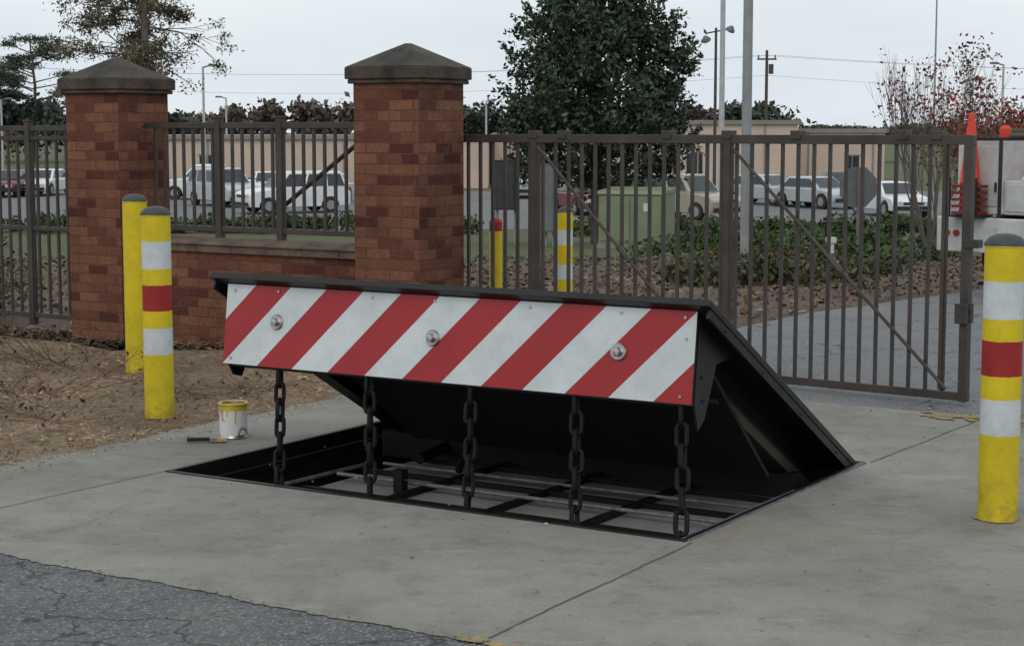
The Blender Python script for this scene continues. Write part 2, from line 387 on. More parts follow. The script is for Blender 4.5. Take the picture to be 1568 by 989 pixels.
for s_ in (.3,.8,1.3,1.75): pb(a,s_,s_+.016,-.055,-.047,X1-.0045,X1+.002)
a.obj('plate_side_flange',BLACK,bar,bevel=.002)
a=Acc(); pb(a,.05,1.35,-.215,-.163,2.44,2.56); a.obj('side_beam',simple('steel_olive_reflection',(.032,.032,.020),(.05,.05,.034),.35),bar,bevel=.003)  # olive reflection on the bar is painted into its base colour
hp=.385; px0,px1=.136,2.658
pt=math.atan2(.05,.38)
m=m_stripe(hp)
yb,zb=.235,.518
a=Acc(); a.box(0,px1-px0,-.004,.0,0,hp)
a.obj('striped_panel',m,bar,loc=(px0,yb,zb),rot=(-pt,0,0),bevel=.001)
a=Acc(); a.box(0.0,px1-px0,.001,.012,-.004,hp+.012)
a.obj('panel_backing',BLACK,bar,loc=(px0,yb,zb),rot=(-pt,0,0))
for i,(x,z) in enumerate(((.32,.215),(1.22,.195),(2.17,.195))):
    a=Acc(); a.revolve([(0,.0),(.036,.0),(.038,.006),(.034,.012),(.0,.012)],n=20)
    a.revolve([(0.022,.012),(.022,.026),(.017,.032),(.0,.034)],n=6)
    a.obj('panel_bolt_%d'%(i+1),STEEL,bar,loc=(px0+x,yb-.004+math.tan(pt)*z,zb+z),rot=(R(90)-pt,0,0),smooth=True)
a=Acc(); pw_=px1-px0
for x in (.05,.32,.87,1.22,1.72,2.17,pw_-.05):
    for z in ((.03,.357) if x in(.05,pw_-.05) else (.362,)):
        a.tube((x,-.0045,z),(x,-.011,z),.006,n=8)
a.tube((pw_-.04,-.0045,.27),(pw_-.04,-.011,.27),.006)
a.obj('panel_rivets',STEEL,bar,loc=(px0,yb,zb),rot=(-pt,0,0))
for k,(x0,x1) in enumerate(((.138,.148),(W-.092,W-.082))):
    a=Acc()
    zz=.40 if k else .455
    a.prism([(.31,.90),(.262,.52),(.30,zz),(.36,.44),(.47,.66),(.70,.68)],0,x0,x1)
    if k:
        for (yy,z2) in ((.36,.80),(.33,.62),(.34,.52)): a.tube((x1,yy,z2),(x1+.006,yy,z2),.007,n=8)
    a.obj('side_gusset_%d'%(k+1),BLACK,bar)
a=Acc(); a.hexa([(.16,.27,.5),(2.62,.27,.5),(2.62,.30,.5),(.16,.30,.5),(.16,.30,.86),(2.62,.30,.86),(2.62,.33,.86),(.16,.33,.86)])
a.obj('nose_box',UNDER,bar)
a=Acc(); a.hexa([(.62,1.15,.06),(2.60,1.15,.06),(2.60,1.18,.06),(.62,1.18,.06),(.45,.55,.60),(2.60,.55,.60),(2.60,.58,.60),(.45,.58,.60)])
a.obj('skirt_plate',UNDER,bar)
def chain(name,p0,p1):
    acc=Acc(); p0=Vector(p0); p1=Vector(p1); n=max(3,round((p1-p0).length/.086))
    ll,lw,r=.060,.034,.0105
    for i in range(n+1):
        t=i/n; c=p0.lerp(p1,t)+Vector((0.014*math.sin(t*3.1),-.01*math.sin(t*3.1),0))
        d=(p1-p0).normalized(); side=Vector((1,0,0)) if i%2 else Vector((0,1,0))
        ang=random.uniform(-.3,.3); side=Matrix.Rotation(ang-.2,3,d)@side
        side=(side-d*side.dot(d)).normalized(); acc.ref=d.cross(side)
        def f(u,c=c,d=d,side=side):
            g=2*math.pi*u; x=math.cos(g); y=math.sin(g)
            return c+side*((lw-r)*x)+d*((ll-lw)*(1 if y>0 else -1 if y<0 else 0)+ (lw-r)*y)
        acc.torus(f,16,r,6)
    acc.obj(name,CHAIN,bar,smooth=True)
for i,x in enumerate((.57,1.10,1.66,2.20,2.70)):
    chain('chain_%d'%(i+1),(x-.1,.255,.475),(x-.005,.07 if i>1 else .12,-.06 if i<4 else -.03))
a=Acc()
for x in (.57,1.10,1.66,2.20,2.66): a.box(x-.03,x+.03,.03,.10,-.12,-.085)
a.obj('chain_brackets',BLACK,bar)
# ---------------------------------------------------------------- bollards
def bollard(x,y,sxy=1,sz=1,mat=BOL):
    acc=Acc(); r=.083
    prof=[(r,0),(r,.5),(r,1.0),(r,1.157),(r+.003,1.159),(r+.003,1.17),(r*.93,1.185),(r*.75,1.2),(r*.45,1.21),(0.0005,1.214)]
    acc.revolve(prof,n=32)
    o=acc.obj('bollard',mat,None,loc=(x,y,zt(y)+.002),smooth=True); o.scale=(sxy,sxy,sz)
    return o
bl=[(2.053,7.39,1,1,BOL),(-2.02,10.08,1,1,BOL),(-2.55,12.03,1,1,BOLY),(.42,14.0,.72,.86,BOLW),(-.125,13.7,.6,.80,BOLR)]
for p in bl: bollard(*p)
for (x,y,_,_,_) in bl[:2]:
    pts=[]
    for i in range(60):
        g=2*math.pi*i/60; r=.089+random.uniform(0,.010)+(.006*math.sin(3*g))
        pts.append((x+r*math.cos(g),y+r*math.sin(g)))
    sheet('paint_overspray',pts,.0118,YELR)
# ---------------------------------------------------------------- brick pillars, wall, fences
OX,OY=-.641,12.3
pw=.56
def pillar(xl,h,name='brick_pillar'):
    e=empty(name,(OX+ca*xl,OY+sa*xl,0),ANG)
    a=Acc(); a.box(0,pw,0,pw,-.05,h); a.obj('brick_shaft',BRICK,e,uv=True,bevel=.004)
    o=.045
    a=Acc(); a.box(-o+.015,pw+o-.015,-o+.015,pw+o-.015,h,h+.03); a.box(-o,pw+o,-o,pw+o,h+.031,h+.115); a.obj('cap_slab',STONE,e,bevel=.008)
    a=Acc(); z0=h+.1155; z1=h+.285; c=pw/2
    a.v=[(-o,-o,z0),(pw+o,-o,z0),(pw+o,pw+o,z0),(-o,pw+o,z0),(c-.02,c-.02,z1),(c+.02,c-.02,z1),(c+.02,c+.02,z1),(c-.02,c+.02,z1)]
    a.f=[(3,2,1,0),(4,5,6,7),(0,1,5,4),(1,2,6,5),(2,3,7,6),(3,0,4,7)]
    a.obj('cap_pyramid',STONE,e,bevel=.006)
pillar(-.56,1.965); pillar(-3.38,1.925)
wl=empty('brick_wall',(OX,OY,0),ANG)
a=Acc(); a.box(-2.818,-.562,.13,.43,-.05,.72); a.obj('brick_courses',BRICK,wl,uv=True)
a=Acc(); x=-2.816
while x<-.60:
    x2=min(x+.34,-.563); a.prism([(.10,.7205),(.46,.7205),(.46,.775),(.475,.7755),(.475,.79),(.30,.825),(.26,.825),(.085,.79),(.085,.7755),(.10,.775)],0,x,x2-.004); x=x2
a.obj('coping',SILL,wl,bevel=.005)
def fence_panel(name,x0,x1,zb,zt_,posts,sp,y=.28,mids=()):
    e=empty(name,(OX,OY,0),ANG)
    a=Acc(); a.box(x0,x1,y-.02,y+.02,zt_-.045,zt_); a.box(x0,x1,y-.02,y+.02,zb,zb+.04)
    for mz in mids: a.box(x0,x1,y-.019,y+.019,mz,mz+.035)
    a.obj('rails',IRON,e,bevel=.003)
    a=Acc(); n=int((x1-x0)/sp)
    for i in range(1,n+1):
        x=x0+sp*i
        if x<x1-.02: a.box(x-.01,x+.01,y-.01,y+.01,zb+.0405,zt_-.0455)
    a.obj('pickets',IRON,e)
    a=Acc()
    for p in posts:
        a.box(p-.028,p+.028,y-.028,y+.028,zb-.06,zt_+.03); a.box(p-.033,p+.033,y-.033,y+.033,zt_+.0305,zt_+.045)
    a.obj('posts',IRON,e,bevel=.003)
    return e
e=fence_panel('iron_fence',-2.80,-.575,.87,1.70,(-2.05,-1.45,-.62),.098)
a=Acc(); a.tube((-1.75,.36,.9),(-.62,.36,1.66),.018); a.obj('brace',IRON,e)
fence_panel('iron_fence',-9.5,-3.385,.10,1.68,(-4.1,-6.2,-8.4),.112,mids=(.82,1.56))
g=empty('iron_gate',(-.33,12.85,0),math.atan2(-2.33,3.03))
gl=3.85
a=Acc(); a.box(-.3,gl,-.028,.028,1.555,1.612); a.box(-.3,gl,-.025,.025,.035,.085)
a.obj('rails',IRON,g,bevel=.003)
a=Acc(); x=-.2
while x<gl-.06:
    a.box(x-.0095,x+.0095,-.0105,.0105,.0855,1.5545); x+=.111
a.obj('pickets',IRON,g)
a=Acc()
for p in (.62,2.18,gl-.03): a.box(p-.026,p+.026,-.03,.03,.03,1.615)
a.box(gl-.19,gl-.165,-.02,.02,.09,1.55)
for p in (.62,.87,1.72,2.18,2.68,3.4,3.62): a.box(p-.035,p+.035,-.04,.04,1.585,1.64)
a.box(gl-.075,gl-.004,-.06,.06,.50,.62); a.box(gl-.03,gl+.05,-.04,.04,.95,1.0)
a.obj('posts_and_brackets',IRON,g,bevel=.003)
a=Acc()
for (x0,x1) in ((.66,2.12),(2.22,3.72)):
    xm=(x0+x1)/2
    a.tube((x0,-.03,1.53),(x1,-.03,.1),.011); a.tube((xm-.05,-.03,.82+.045),(xm+.05,-.03,.82-.055),.02)
a.obj('brace_rods',IRON,g,smooth=True)
# ---------------------------------------------------------------- paint can, brush
can=empty('paint_can',(-1.49,9.40,.01),.4); can.scale=(.95,.95,.95)
a=Acc(); a.revolve([(0,.0),(.078,.0),(.081,.004),(.078,.008),(.078,.185),(.082,.188),(.083,.193),(.080,.197),(.07,.195),(.068,.17),(0,.165)],n=32); a.obj('can_body',STEEL,can,smooth=True)
m,nt,b=newmat('can_label'); co=coord(nt)
f=ramp(nt,noise(nt,co,9,1,.5),[(.40,(.62,.62,.62)),(.56,(.40,.42,.46)),(.62,(.25,.05,.05)),(.66,(.6,.6,.6))],'CONSTANT'); nt.links.new(f,b.inputs['Base Color'])
a=Acc(); a.revolve([(.0785,.02),(.0785,.157)],n=32); a.obj('label',m,can,smooth=True,fix=False)
a=Acc(); a.revolve([(.0795,.158),(.0795,.186),(.0845,.188),(.085,.196),(.078,.2),(.066,.196)],n=32); a.obj('yellow_rim',YEL,can,smooth=True,fix=False)
a=Acc()
for gg,hh in ((3.6,.06),(4.0,.035),(4.6,.075),(5.3,.03)):
    a.tube((.0785*math.cos(gg),.0785*math.sin(gg),.16),(.0785*math.cos(gg),.0785*math.sin(gg),.16-hh),.005,.003,6)
a.obj('drips',YEL,can)
a=Acc(); pr=None
for i in range(13):
    g2=math.pi*i/12; p=(.086*math.cos(g2),-.055*math.sin(g2)-.01,.15-.075*math.sin(g2))
    if pr: a.tube(pr,p,.0018,n=5)
    pr=p
a.obj('bail',STEEL,can)
br=empty('paint_brush',(-1.59,9.24,.012),.1)
a=Acc(); a.prism([(-.12,-.010),(-.11,-.014),(-.02,-.009),(0,-.022),(0,.022),(-.02,.009),(-.11,.014),(-.12,.010)],2,.004,.024); a.obj('handle',BLACK,br,bevel=.003)
a=Acc(); a.box(.0005,.035,-.024,.024,.002,.022); a.obj('ferrule',STEEL,br)
a=Acc(); a.hexa([(.036,-.023,.003),(.085,-.02,.003),(.085,.02,.003),(.036,.023,.003),(.036,-.023,.021),(.085,-.02,.009),(.085,.02,.009),(.036,.023,.021)]); a.obj('bristles',YEL,br)
# ---------------------------------------------------------------- ground litter
def inE(n,x0,x1,y0,y1,z=.012):
    X=rng.uniform(x0,x1,n); Y=rng.uniform(y0,y1,n)
    return np.stack([A0[0]+ca*X-sa*Y,A0[1]+sa*X+ca*Y,np.full(n,z)],1)
STR=leafmat('straw',[(.12,.075,.045),(.32,.22,.13),(.48,.36,.23),(.08,.052,.035)])
C=inE(34000,-7,-.76,-1.3,4.1); C[:,2]+=rng.uniform(0,.03,len(C))
leaves('pine_straw',C,.038,STR,None,.045,.8)
C=inE(3000,-7,-.8,-1.3,4.1,.014); leaves('leaf_litter',C,.018,STR,None,.5,.6)
C=np.concatenate([inE(150,-.8,6,-1.4,3.3,.014),inE(800,-1.0,-.58,-1.3,3.4,.014),inE(220,2.2,6.0,3.45,3.85,.014)]); leaves('leaf_litter',C,.009,STR,None,.6,.8)
GRV=leafmat('gravel_mat',[(.08,.08,.078),(.2,.2,.19),(.26,.25,.235),(.05,.05,.05)])
C=np.concatenate([inE(350,-.8,3.4,-1.68,-1.60,.012),inE(300,-2.5,3.4,-3,-1.6,.008)]); leaves('gravel',C,.0045,GRV,None,.8,.6)
n=15000; X=rng.uniform(-9,9,n); Y=rng.uniform(14,34,n)
xe=(X-A0[0])*ca+(Y-A0[1])*sa; k=xe<-.35; X,Y=X[k],Y[k]
Z=np.array([zt(y) for y in Y])+rng.uniform(.01,.04,len(Y))
leaves('fallen_leaves',np.stack([X,Y,Z],1),.04,leafmat('fallen',[(.07,.035,.025),(.13,.075,.05),(.22,.155,.11),(.05,.03,.025)]),None,.6,.6)
# ---------------------------------------------------------------- vegetation
def branches(acc,p,d,l,r,depth,tips,spread=.5,up=.15,ns=3,n=6):
    q=p+d*l
    mid=p.lerp(q,.5)+Vector((random.uniform(-1,1),random.uniform(-1,1),random.uniform(-.3,.3)))*l*.05
    acc.tube(p,mid,r,r*.85,n,False); acc.tube(mid,q,r*.85,r*.65,n,False)
    if depth==0: tips.append(q); return
    if depth<=2: tips.append(mid)
    for i in range(ns):
        v=Vector((random.gauss(0,1),random.gauss(0,1),random.gauss(0,.6)))
        nd=(d+v.normalized()*spread+Vector((0,0,up))).normalized()
        branches(acc,q if i else mid,nd,l*random.uniform(.62,.85),r*.6,depth-1,tips,spread,up,ns,max(4,n-1))
HOLLY=leafmat('holly_leaf',[(.016,.030,.017),(.032,.053,.028),(.05,.077,.043),(.11,.13,.095)],1.8)
S=47/38.0
e=empty('evergreen_tree',(1.80*S,47,1.64-2.59*S)); e.scale=(S,S,S)
b0=.95
prof=[(.10,.9),(.9,1.7),(1.9,2.05),(2.6,1.95),(3.2,1.78),(3.8,1.5),(4.4,1.15),(5.1,.75),(5.8,.15)]
zs=[p[0] for p in prof]; ws=[p[1] for p in prof]
a=Acc(); a.tube((0,0,0),(0,0,2.5+b0),.13,.10,10); a.tube((0,0,2.5+b0),(0,0,5.4+b0),.10,.02,8)
pts=[]
for i in range(440):
    z=random.triangular(.15,5.8,2.2); g2=random.uniform(0,6.283)
    hw=np.interp(z,zs,ws)*(1+.10*math.sin(2*g2+z*2.3)+.10*math.sin(5*g2-z*3.1))
    q=random.random()**.42; rr=hw*q; c=Vector((rr*math.cos(g2),rr*math.sin(g2),z+b0))
    if i%3==0: a.tube((0,0,max(.5,z-.8)+b0*.9),c,.028,.007,5,False)
    m_=70; s=.16*random.uniform(.7,1.25)
    d=rng.normal(size=(m_,3))*s; d[:,2]*=.8; pts.append(np.array(c)+d)
    if q>.72:
        o=(Vector((c.x,c.y,0)).normalized()*random.uniform(.1,.4)+Vector((random.uniform(-.1,.1),random.uniform(-.1,.1),random.uniform(.1,.45))))
        t=rng.uniform(0,1,(26,1)); pts.append(np.array(c)+t*np.array(o)*1.25+rng.normal(size=(26,3))*.045)
a.obj('trunk',BARK,e,smooth=True)
leaves('crown',np.concatenate(pts),.066,HOLLY,e,.5)
tx,ty=-10.2,50.0
e=empty('cypress_tree',(tx,ty,zt(ty))); a=Acc(); tips=[]
a.tube((0,0,0),(0.0,0,5.5),.15,.10,8); a.tube((0,0,5.5),(-.1,0,10.5),.10,.03,8)
for i in range(50):
    z=random.uniform(4.0,10); l=random.uniform(1.1,2.4)*(1-.04*(z-4)); g2=random.uniform(0,6.28)
    d=Vector((math.cos(g2),math.sin(g2),random.uniform(-.3,.25))).normalized(); p=Vector((-.02*(z-4),0,z))
    branches(a,p,d,l*.52,.03,2,tips,.55,-.05,3,5)
a.obj('trunk_and_limbs',BARKL,e)
pts=[]
for t in tips:
    if random.random()<.62: pts.append(np.array(t)+rng.normal(size=(60,3))*np.array([.15,.15,.09])*random.uniform(.7,1.4)+np.array([0,0,-.05]))
leaves('foliage',np.concatenate(pts),.06,leafmat('cypress_leaf',[(.09,.065,.04),(.14,.10,.06),(.08,.09,.05),(.19,.15,.10)],.7),e,.35)
def pine(x,y,h,w):
    e=empty('pine_tree',(x,y,zt(y))); a=Acc()
    a.tube((0,0,0),(w*.03,0,h*.6),h*.016,h*.012,8); a.tube((w*.03,0,h*.6),(-w*.02,0,h*.97),h*.012,h*.004,8)
    pts=[]
    for i in range(26):
        z=h*random.uniform(.52,.95); g2=random.uniform(0,6.28); rr=w*.5*random.uniform(.4,1)*(1.15-.5*(z/h))*1.3
        c=Vector((rr*math.cos(g2),rr*math.sin(g2),z)); a.tube((0,0,z-h*.07),c,h*.006,h*.0025,5,False)
        pts.append(np.array(c)+rng.normal(size=(250,3))*np.array([w*.062,w*.062,h*.015]))
    pts.append(np.array([0,0,h*.96])+rng.normal(size=(500,3))*np.array([w*.12,w*.12,h*.014]))
    a.obj('trunk_and_limbs',BARK,e); leaves('foliage',np.concatenate(pts),.22,PINE,e,.3)
PINE=leafmat('pine_leaf',[(.045,.07,.045),(.065,.09,.06),(.09,.11,.075)],.3)
pine(-53.5,200,14.2,10); pine(-60,210,10.5,7)
def myrtle(x,y,h,sp,nleaf,name='crape_myrtle_tree'):
    e=empty(name,(x,y,zt(y))); a=Acc(); tips=[]
    for i in range(7):
        g2=i*.9+random.random()*.4; d=Vector((math.cos(g2)*sp,math.sin(g2)*sp,1)).normalized()
        branches(a,Vector((.08*math.cos(g2),.08*math.sin(g2),0)),d,h*.36,.03,4,tips,.33,.28,3,5)
    a.obj('trunk_and_limbs',BARKL,e)
    pts=[]
    for t in tips:
        if t.x>-.2 or random.random()<.25:
            if random.random()<nleaf: pts.append(np.array(t)+rng.normal(size=(6,3))*.10)
    leaves('leaves',np.concatenate(pts),.05,RED,e,.55)
RED=leafmat('red_leaf',[(.13,.025,.022),(.22,.045,.03),(.30,.09,.05),(.10,.03,.03)],1.0)
myrtle(9.4,40,4.0,.34,.5)
myrtle(12.0,44,3.4,.5,1.0)
myrtle(12.9,46,3.5,.5,1.0)
myrtle(8.9,32,2.4,.35,.9)
DG=leafmat('far_green_hazed',[(.045,.062,.048),(.062,.08,.058),(.085,.10,.075)],.12)  # distance haze put into the leaf colours, paler and greyer green
DR=leafmat('far_autumn_hazed',[(.12,.075,.07),(.16,.11,.09),(.10,.08,.07),(.14,.12,.09)],.12)  # autumn tones lightened in the colour itself to stand in for haze
def mass(name,lst,mat,Y,lsz=.36):
    pts=[]
    for (x,zc,rx,rz) in lst:
        k=int(900*rx*rz/12)+250
        for j in range(max(5,int(rx*2))):
            c=np.array([x+random.uniform(-.8,.8)*rx,Y+random.uniform(-2,2),zc+random.uniform(-.6,.75)*rz*.7])
            pts.append(c+rng.normal(size=(k//5,3))*np.array([rx*.20,1.2,rz*.20]))
        pts.append(np.array([x,Y,zc-rz*.5])+rng.normal(size=(k,3))*np.array([rx*.5,1.5,rz*.4]))
    return leaves(name,np.concatenate(pts),lsz,mat,None,.6)
def F(px,py,Y): return ((px-784)*Y/2706.0, 1.64+(200-py)*Y/2722.0)
def ml(l,Y):
    o=[]
    for (x0,x1,yt,yb) in l:
        xa,za=F(x0,yt,Y); xb,zb=F(x1,yb,Y); o.append(((xa+xb)/2,(za+zb)/2,(xb-xa)/2,(za-zb)/2))
    return o
mass('distant_treeline',ml([(-60,60,122,215),(30,110,138,215),(90,200,155,215),(700,775,143,215),(1095,1155,154,205),(1145,1218,150,205),(1225,1340,188,212),(1320,1480,190,212),(720,1080,184,212),(200,345,168,215),(1480,1640,185,215)],200),DG,200)
mass('distant_treeline',ml([(345,395,152,205),(385,438,146,205),(450,505,152,205),(495,545,146,205),(1045,1090,162,200),(300,360,172,205),(-100,20,188,225)],190),DR,190)
def hedge(name,p,q,w,h,n,mat,sz=.05,gap=0.0):
    pts=[]; nc=int(math.hypot(q[0]-p[0],q[1]-p[1])*3.2)+2
    for i in range(nc):
        if random.random()<gap: continue
        t=(i+random.random())/nc; x=p[0]+(q[0]-p[0])*t+random.uniform(-w,w)*.5; y=p[1]+(q[1]-p[1])*t+random.uniform(-w,w)*.5
        hh=h*random.uniform(.6,1.05); m_=n
        d=rng.normal(size=(m_,3)); d/=np.linalg.norm(d,axis=1,keepdims=True); d*=rng.uniform(.4,1.15,(m_,1))
        d=d*np.array([.44,.44,hh*.55]); pts.append(np.array([x,y,zt(y)+hh*.5])+d)
    P_=np.concatenate(pts); return leaves(name,P_,sz,mat,None,.5)
HG=leafmat('hedge_leaf',[(.03,.055,.02),(.06,.095,.032),(.085,.125,.042),(.07,.072,.03)],1.5)
HG2=leafmat('shrub_leaf',[(.035,.045,.02),(.07,.085,.035),(.10,.09,.045),(.12,.08,.04)],1.0)
hedge('hedge',(2.4,21.5),(4.1,22.5),1.2,.34,280,HG2)
hedge('hedge',(3.6,24),(5.6,26),1.6,.36,260,HG2)
hedge('hedge',(3.4,39),(9.4,42),3.0,.5,230,HG,.06)
hedge('hedge',(4.8,31),(7.5,33),2.4,.42,220,HG,.06)
hedge('hedge',(3.4,34),(8.2,36),2.6,.35,180,HG,.06,.2)
hedge('hedge',(3.0,27),(5.0,30),2.0,.30,200,HG2,.05,.2)
hedge('hedge',(-26,62),(-2,62),1.6,.7,170,HG,.09)
hedge('hedge',(2,58),(18,60),1.6,.7,170,HG,.09)
hedge('shrub',(-4.6,16.2),(-9,17.5),1.4,.6,150,HG2,.04,.3)
hedge('shrub',(-4.3,15.4),(-5.4,15.7),.5,.7,200,HG2,.035)
TW=simple('twig',(.10,.06,.045),(.15,.09,.065),.9)
TL=leafmat('twig_leaf',[(.1,.03,.03),(.12,.06,.03),(.06,.05,.02)])
for (sx_,sy_,ns_,l_,el) in ((-2.95,10.9,14,.3,.6),(-1.75,10.95,7,.2,.25),(-2.75,9.9,8,.22,.3),(-3.2,12.3,12,.28,.8)):
    a=Acc(); tips=[]; e=empty('bare_shrub',(sx_,sy_,0))
    for i in range(ns_):
        g2=random.uniform(0,6.28); branches(a,Vector((random.uniform(-.25,.25),random.uniform(-.25,.25),0)),Vector((math.cos(g2),math.sin(g2),random.uniform(.05,el))).normalized(),l_,.0042,2,tips,.6,.0,3,4)
    a.obj('twigs',TW,e)
    leaves('leaves',np.array([np.array(t) for t in tips if random.random()<.45]),.02,TL,e,.5)
# ---------------------------------------------------------------- building
def building(name,x0,x1,y,top,depth=18,wins=()):
    e=empty(name,((x0+x1)/2,y,-1.9)); w=(x1-x0)/2; h=top+1.9
    a=Acc(); a.box(-w,w,0,depth,0,h-.26); a.obj('walls',TAN,e)
    a=Acc(); a.box(-w-.2,w+.2,-.2,depth+.2,h-.259,h)
    k=-w+1.0
    while k<w: a.box(k,k+.10,-.08,-.001,0,h-.26); k+=4.2
    a.obj('roof_fascia',ROOFM,e)
    a=Acc(); b_=Acc()
    for (wx,ww,z0,z1) in wins:
        a.box(wx-ww/2,wx+ww/2,-.03,-.001,z0,z1)
        b_.box(wx-ww/2-.08,wx+ww/2+.08,-.05,-.031,z1+.001,z1+.08); b_.box(wx-.03,wx+.03,-.045,-.031,z0,z1)
    if wins: a.obj('windows',GLASS,e); b_.obj('window_frames',ROOFM,e)
building('tan_building',10.6,17.9,112,2.28,20,[(-2.8,1.0,0,2.1)])
building('tan_building',18.2,24.2,116,1.75,20,[(.9,.9,0,1.9)])
building('tan_building',-24,-1.5,110,1.35,20,[(-6,1.0,0,2.0),(5.2,1.2,0,2.0)])
building('tan_building',-1.2,10.3,118,1.45,20,[(4.5,1.0,0,2.1)])
# ---------------------------------------------------------------- cars
CP={}
def cpaint(n,c):
    if n not in CP: CP[n]=simple('car_paint_'+n,c,tuple(x*.85 for x in c),.22,.1,1)
    return CP[n]
LAMP=simple('lamp_red',(.35,.01,.01),(.3,.01,.01),.2); HL=simple('headlamp',(.6,.62,.65),(.5,.5,.5),.1)
def car(name,x,y,hd,pn,pc,kind='sedan'):
    e=empty(name,(x,y,zt(y)+.006),R(hd)); pm=cpaint(pn,pc)
    if kind=='sedan': Lc,Wc,belt,top,x0,x1,x2,x3=4.7,1.78,.92,1.42,-1.75,-1.1,.45,1.2; hood=.86
    elif kind=='suv': Lc,Wc,belt,top,x0,x1,x2,x3=4.7,1.85,1.08,1.78,-2.25,-2.0,.45,1.1; hood=1.02
    else: Lc,Wc,belt,top,x0,x1,x2,x3=5.3,1.9,1.1,1.8,-.6,-.45,.75,1.35; hood=1.05
    h=Lc/2; w=Wc/2
    a=Acc(); wx=(-h+.95,h-.9)
    lo=[(-h,.42),(-h+.05,.3)]
    for c in wx:
        lo+=[(c-.42,.28)]+[(c+.42*math.cos(math.pi-math.pi*k/8),.30+.40*math.sin(math.pi*k/8)) for k in range(1,8)]+[(c+.42,.28)]
    lo+=[(h-.05,.3),(h,.45),(h-.02,hood-.22),(h-.22,hood-.07),(x3,belt),(x0,belt),(-h+.1,belt-.04),(-h,belt-.2)]
    a.prism(lo,1,-w,w); a.obj('body',pm,e,smooth=True,bevel=.05)
    ti=.20; a=Acc()
    B=[(x0,-w+.04,belt),(x3,-w+.06,belt),(x3,w-.06,belt),(x0,w-.04,belt)]; T=[(x1,-w+ti,top),(x2,-w+ti+.03,top),(x2,w-ti-.03,top),(x1,w-ti,top)]
    a.hexa(B+T); a.obj('cabin',pm,e,bevel=.05,smooth=True)
    a=Acc()
    def quad(q,u0,u1,v0,v1,off):
        q=[Vector(p) for p in q]; n=(q[1]-q[0]).cross(q[3]-q[0]).normalized()*off
        pt=lambda u,v:(q[0].lerp(q[1],u)).lerp(q[3].lerp(q[2],u),v)+n
        b=len(a.v); a.v+=[tuple(pt(u0,v0)),tuple(pt(u1,v0)),tuple(pt(u1,v1)),tuple(pt(u0,v1))]; a.f.append((b,b+1,b+2,b+3))
    cuts={'sedan':[(.10,.48),(.52,.93)],'suv':[(.04,.28),(.32,.60),(.64,.95)],'pickup':[(.08,.48),(.53,.93)]}[kind]
    for (u0,u1) in cuts:
        quad([B[0],B[1],T[1],T[0]],u0,u1,.1,.84,.012); quad([B[2],B[3],T[3],T[2]],1-u1,1-u0,.1,.84,.012)
    quad([B[1],B[2],T[2],T[1]],.06,.94,.06,.9,.012); quad([B[3],B[0],T[0],T[3]],.08,.92,.12,.86,.012)
    a.obj('windows',GLASS,e,fix=False)
    a=Acc(); hb=Acc()
    for c in wx:
        for s in (-1,1):
            a.tube((c,s*(w-.2),.34),(c,s*(w+.01),.34),.34,n=20); hb.tube((c,s*(w+.011),.34),(c,s*(w+.02),.34),.2,n=14)
    a.obj('tyres',RUB,e); hb.obj('hubs',POLEM,e)
    a=Acc(); a.box(h-.04,h+.03,-w+.1,w-.1,.34,.5); a.box(-h-.03,-h+.04,-w+.1,w-.1,.36,.52); a.box(h-.02,h+.012,-.45,.45,hood-.32,hood-.2); a.obj('bumpers',RUB,e,bevel=.02)
    a=Acc()
    for s in (-1,1): a.box(h-.1,h+.005,s*(w-.25)-.17,s*(w-.25)+.17,hood-.31,hood-.17)
    a.obj('headlamps',HL,e,bevel=.02)
    a=Acc()
    for s in (-1,1): a.box(-h-.008,-h+.08,s*(w-.18)-.13,s*(w-.18)+.13,belt-.32,belt-.1)
    a.obj('tail_lamps',LAMP,e,bevel=.02)
    if kind=='pickup':
        a=Acc(); a.box(-h+.1,x0-.05,-w+.1,w-.1,belt+.002,belt+.004); a.obj('bed',RUB,e)
def at(px,Y): return (px-784)*Y/2706.0
WH=(.78,.80,.82); SI=(.5,.53,.55)
car('parked_suv',at(347,84),84,-55,'silver',SI,'suv')
car('parked_suv',at(450,77),77,-150,'white',WH,'suv')
car('parked_car',at(500,88),88,-100,'pale',(.6,.64,.66),'sedan')
car('parked_car',at(415,92),92,-80,'white',WH,'sedan')
car('parked_car',at(75,98),98,-95,'white',WH,'sedan')
car('parked_car',at(20,96),96,-90,'maroon',(.12,.02,.025),'sedan')
car('parked_pickup',at(330,92),92,170,'white',WH,'pickup')
car('parked_car',at(895,76),76,-75,'red',(.2,.02,.03),'sedan')
car('parked_car',at(950,84),84,-70,'maroon',(.12,.02,.025),'sedan')
car('parked_suv',at(1048,72),72,-50,'tan',(.38,.34,.26),'suv')
car('parked_car',at(1165,86),86,-50,'silver',SI,'sedan')
car('parked_car',at(1245,82),82,-60,'silver',SI,'sedan')
car('parked_car',at(1285,92),92,-85,'black',(.03,.03,.035),'sedan')
car('parked_car',at(1358,74),74,-78,'white',WH,'sedan')
car('parked_pickup',at(800,95),95,-100,'silver',SI,'pickup')
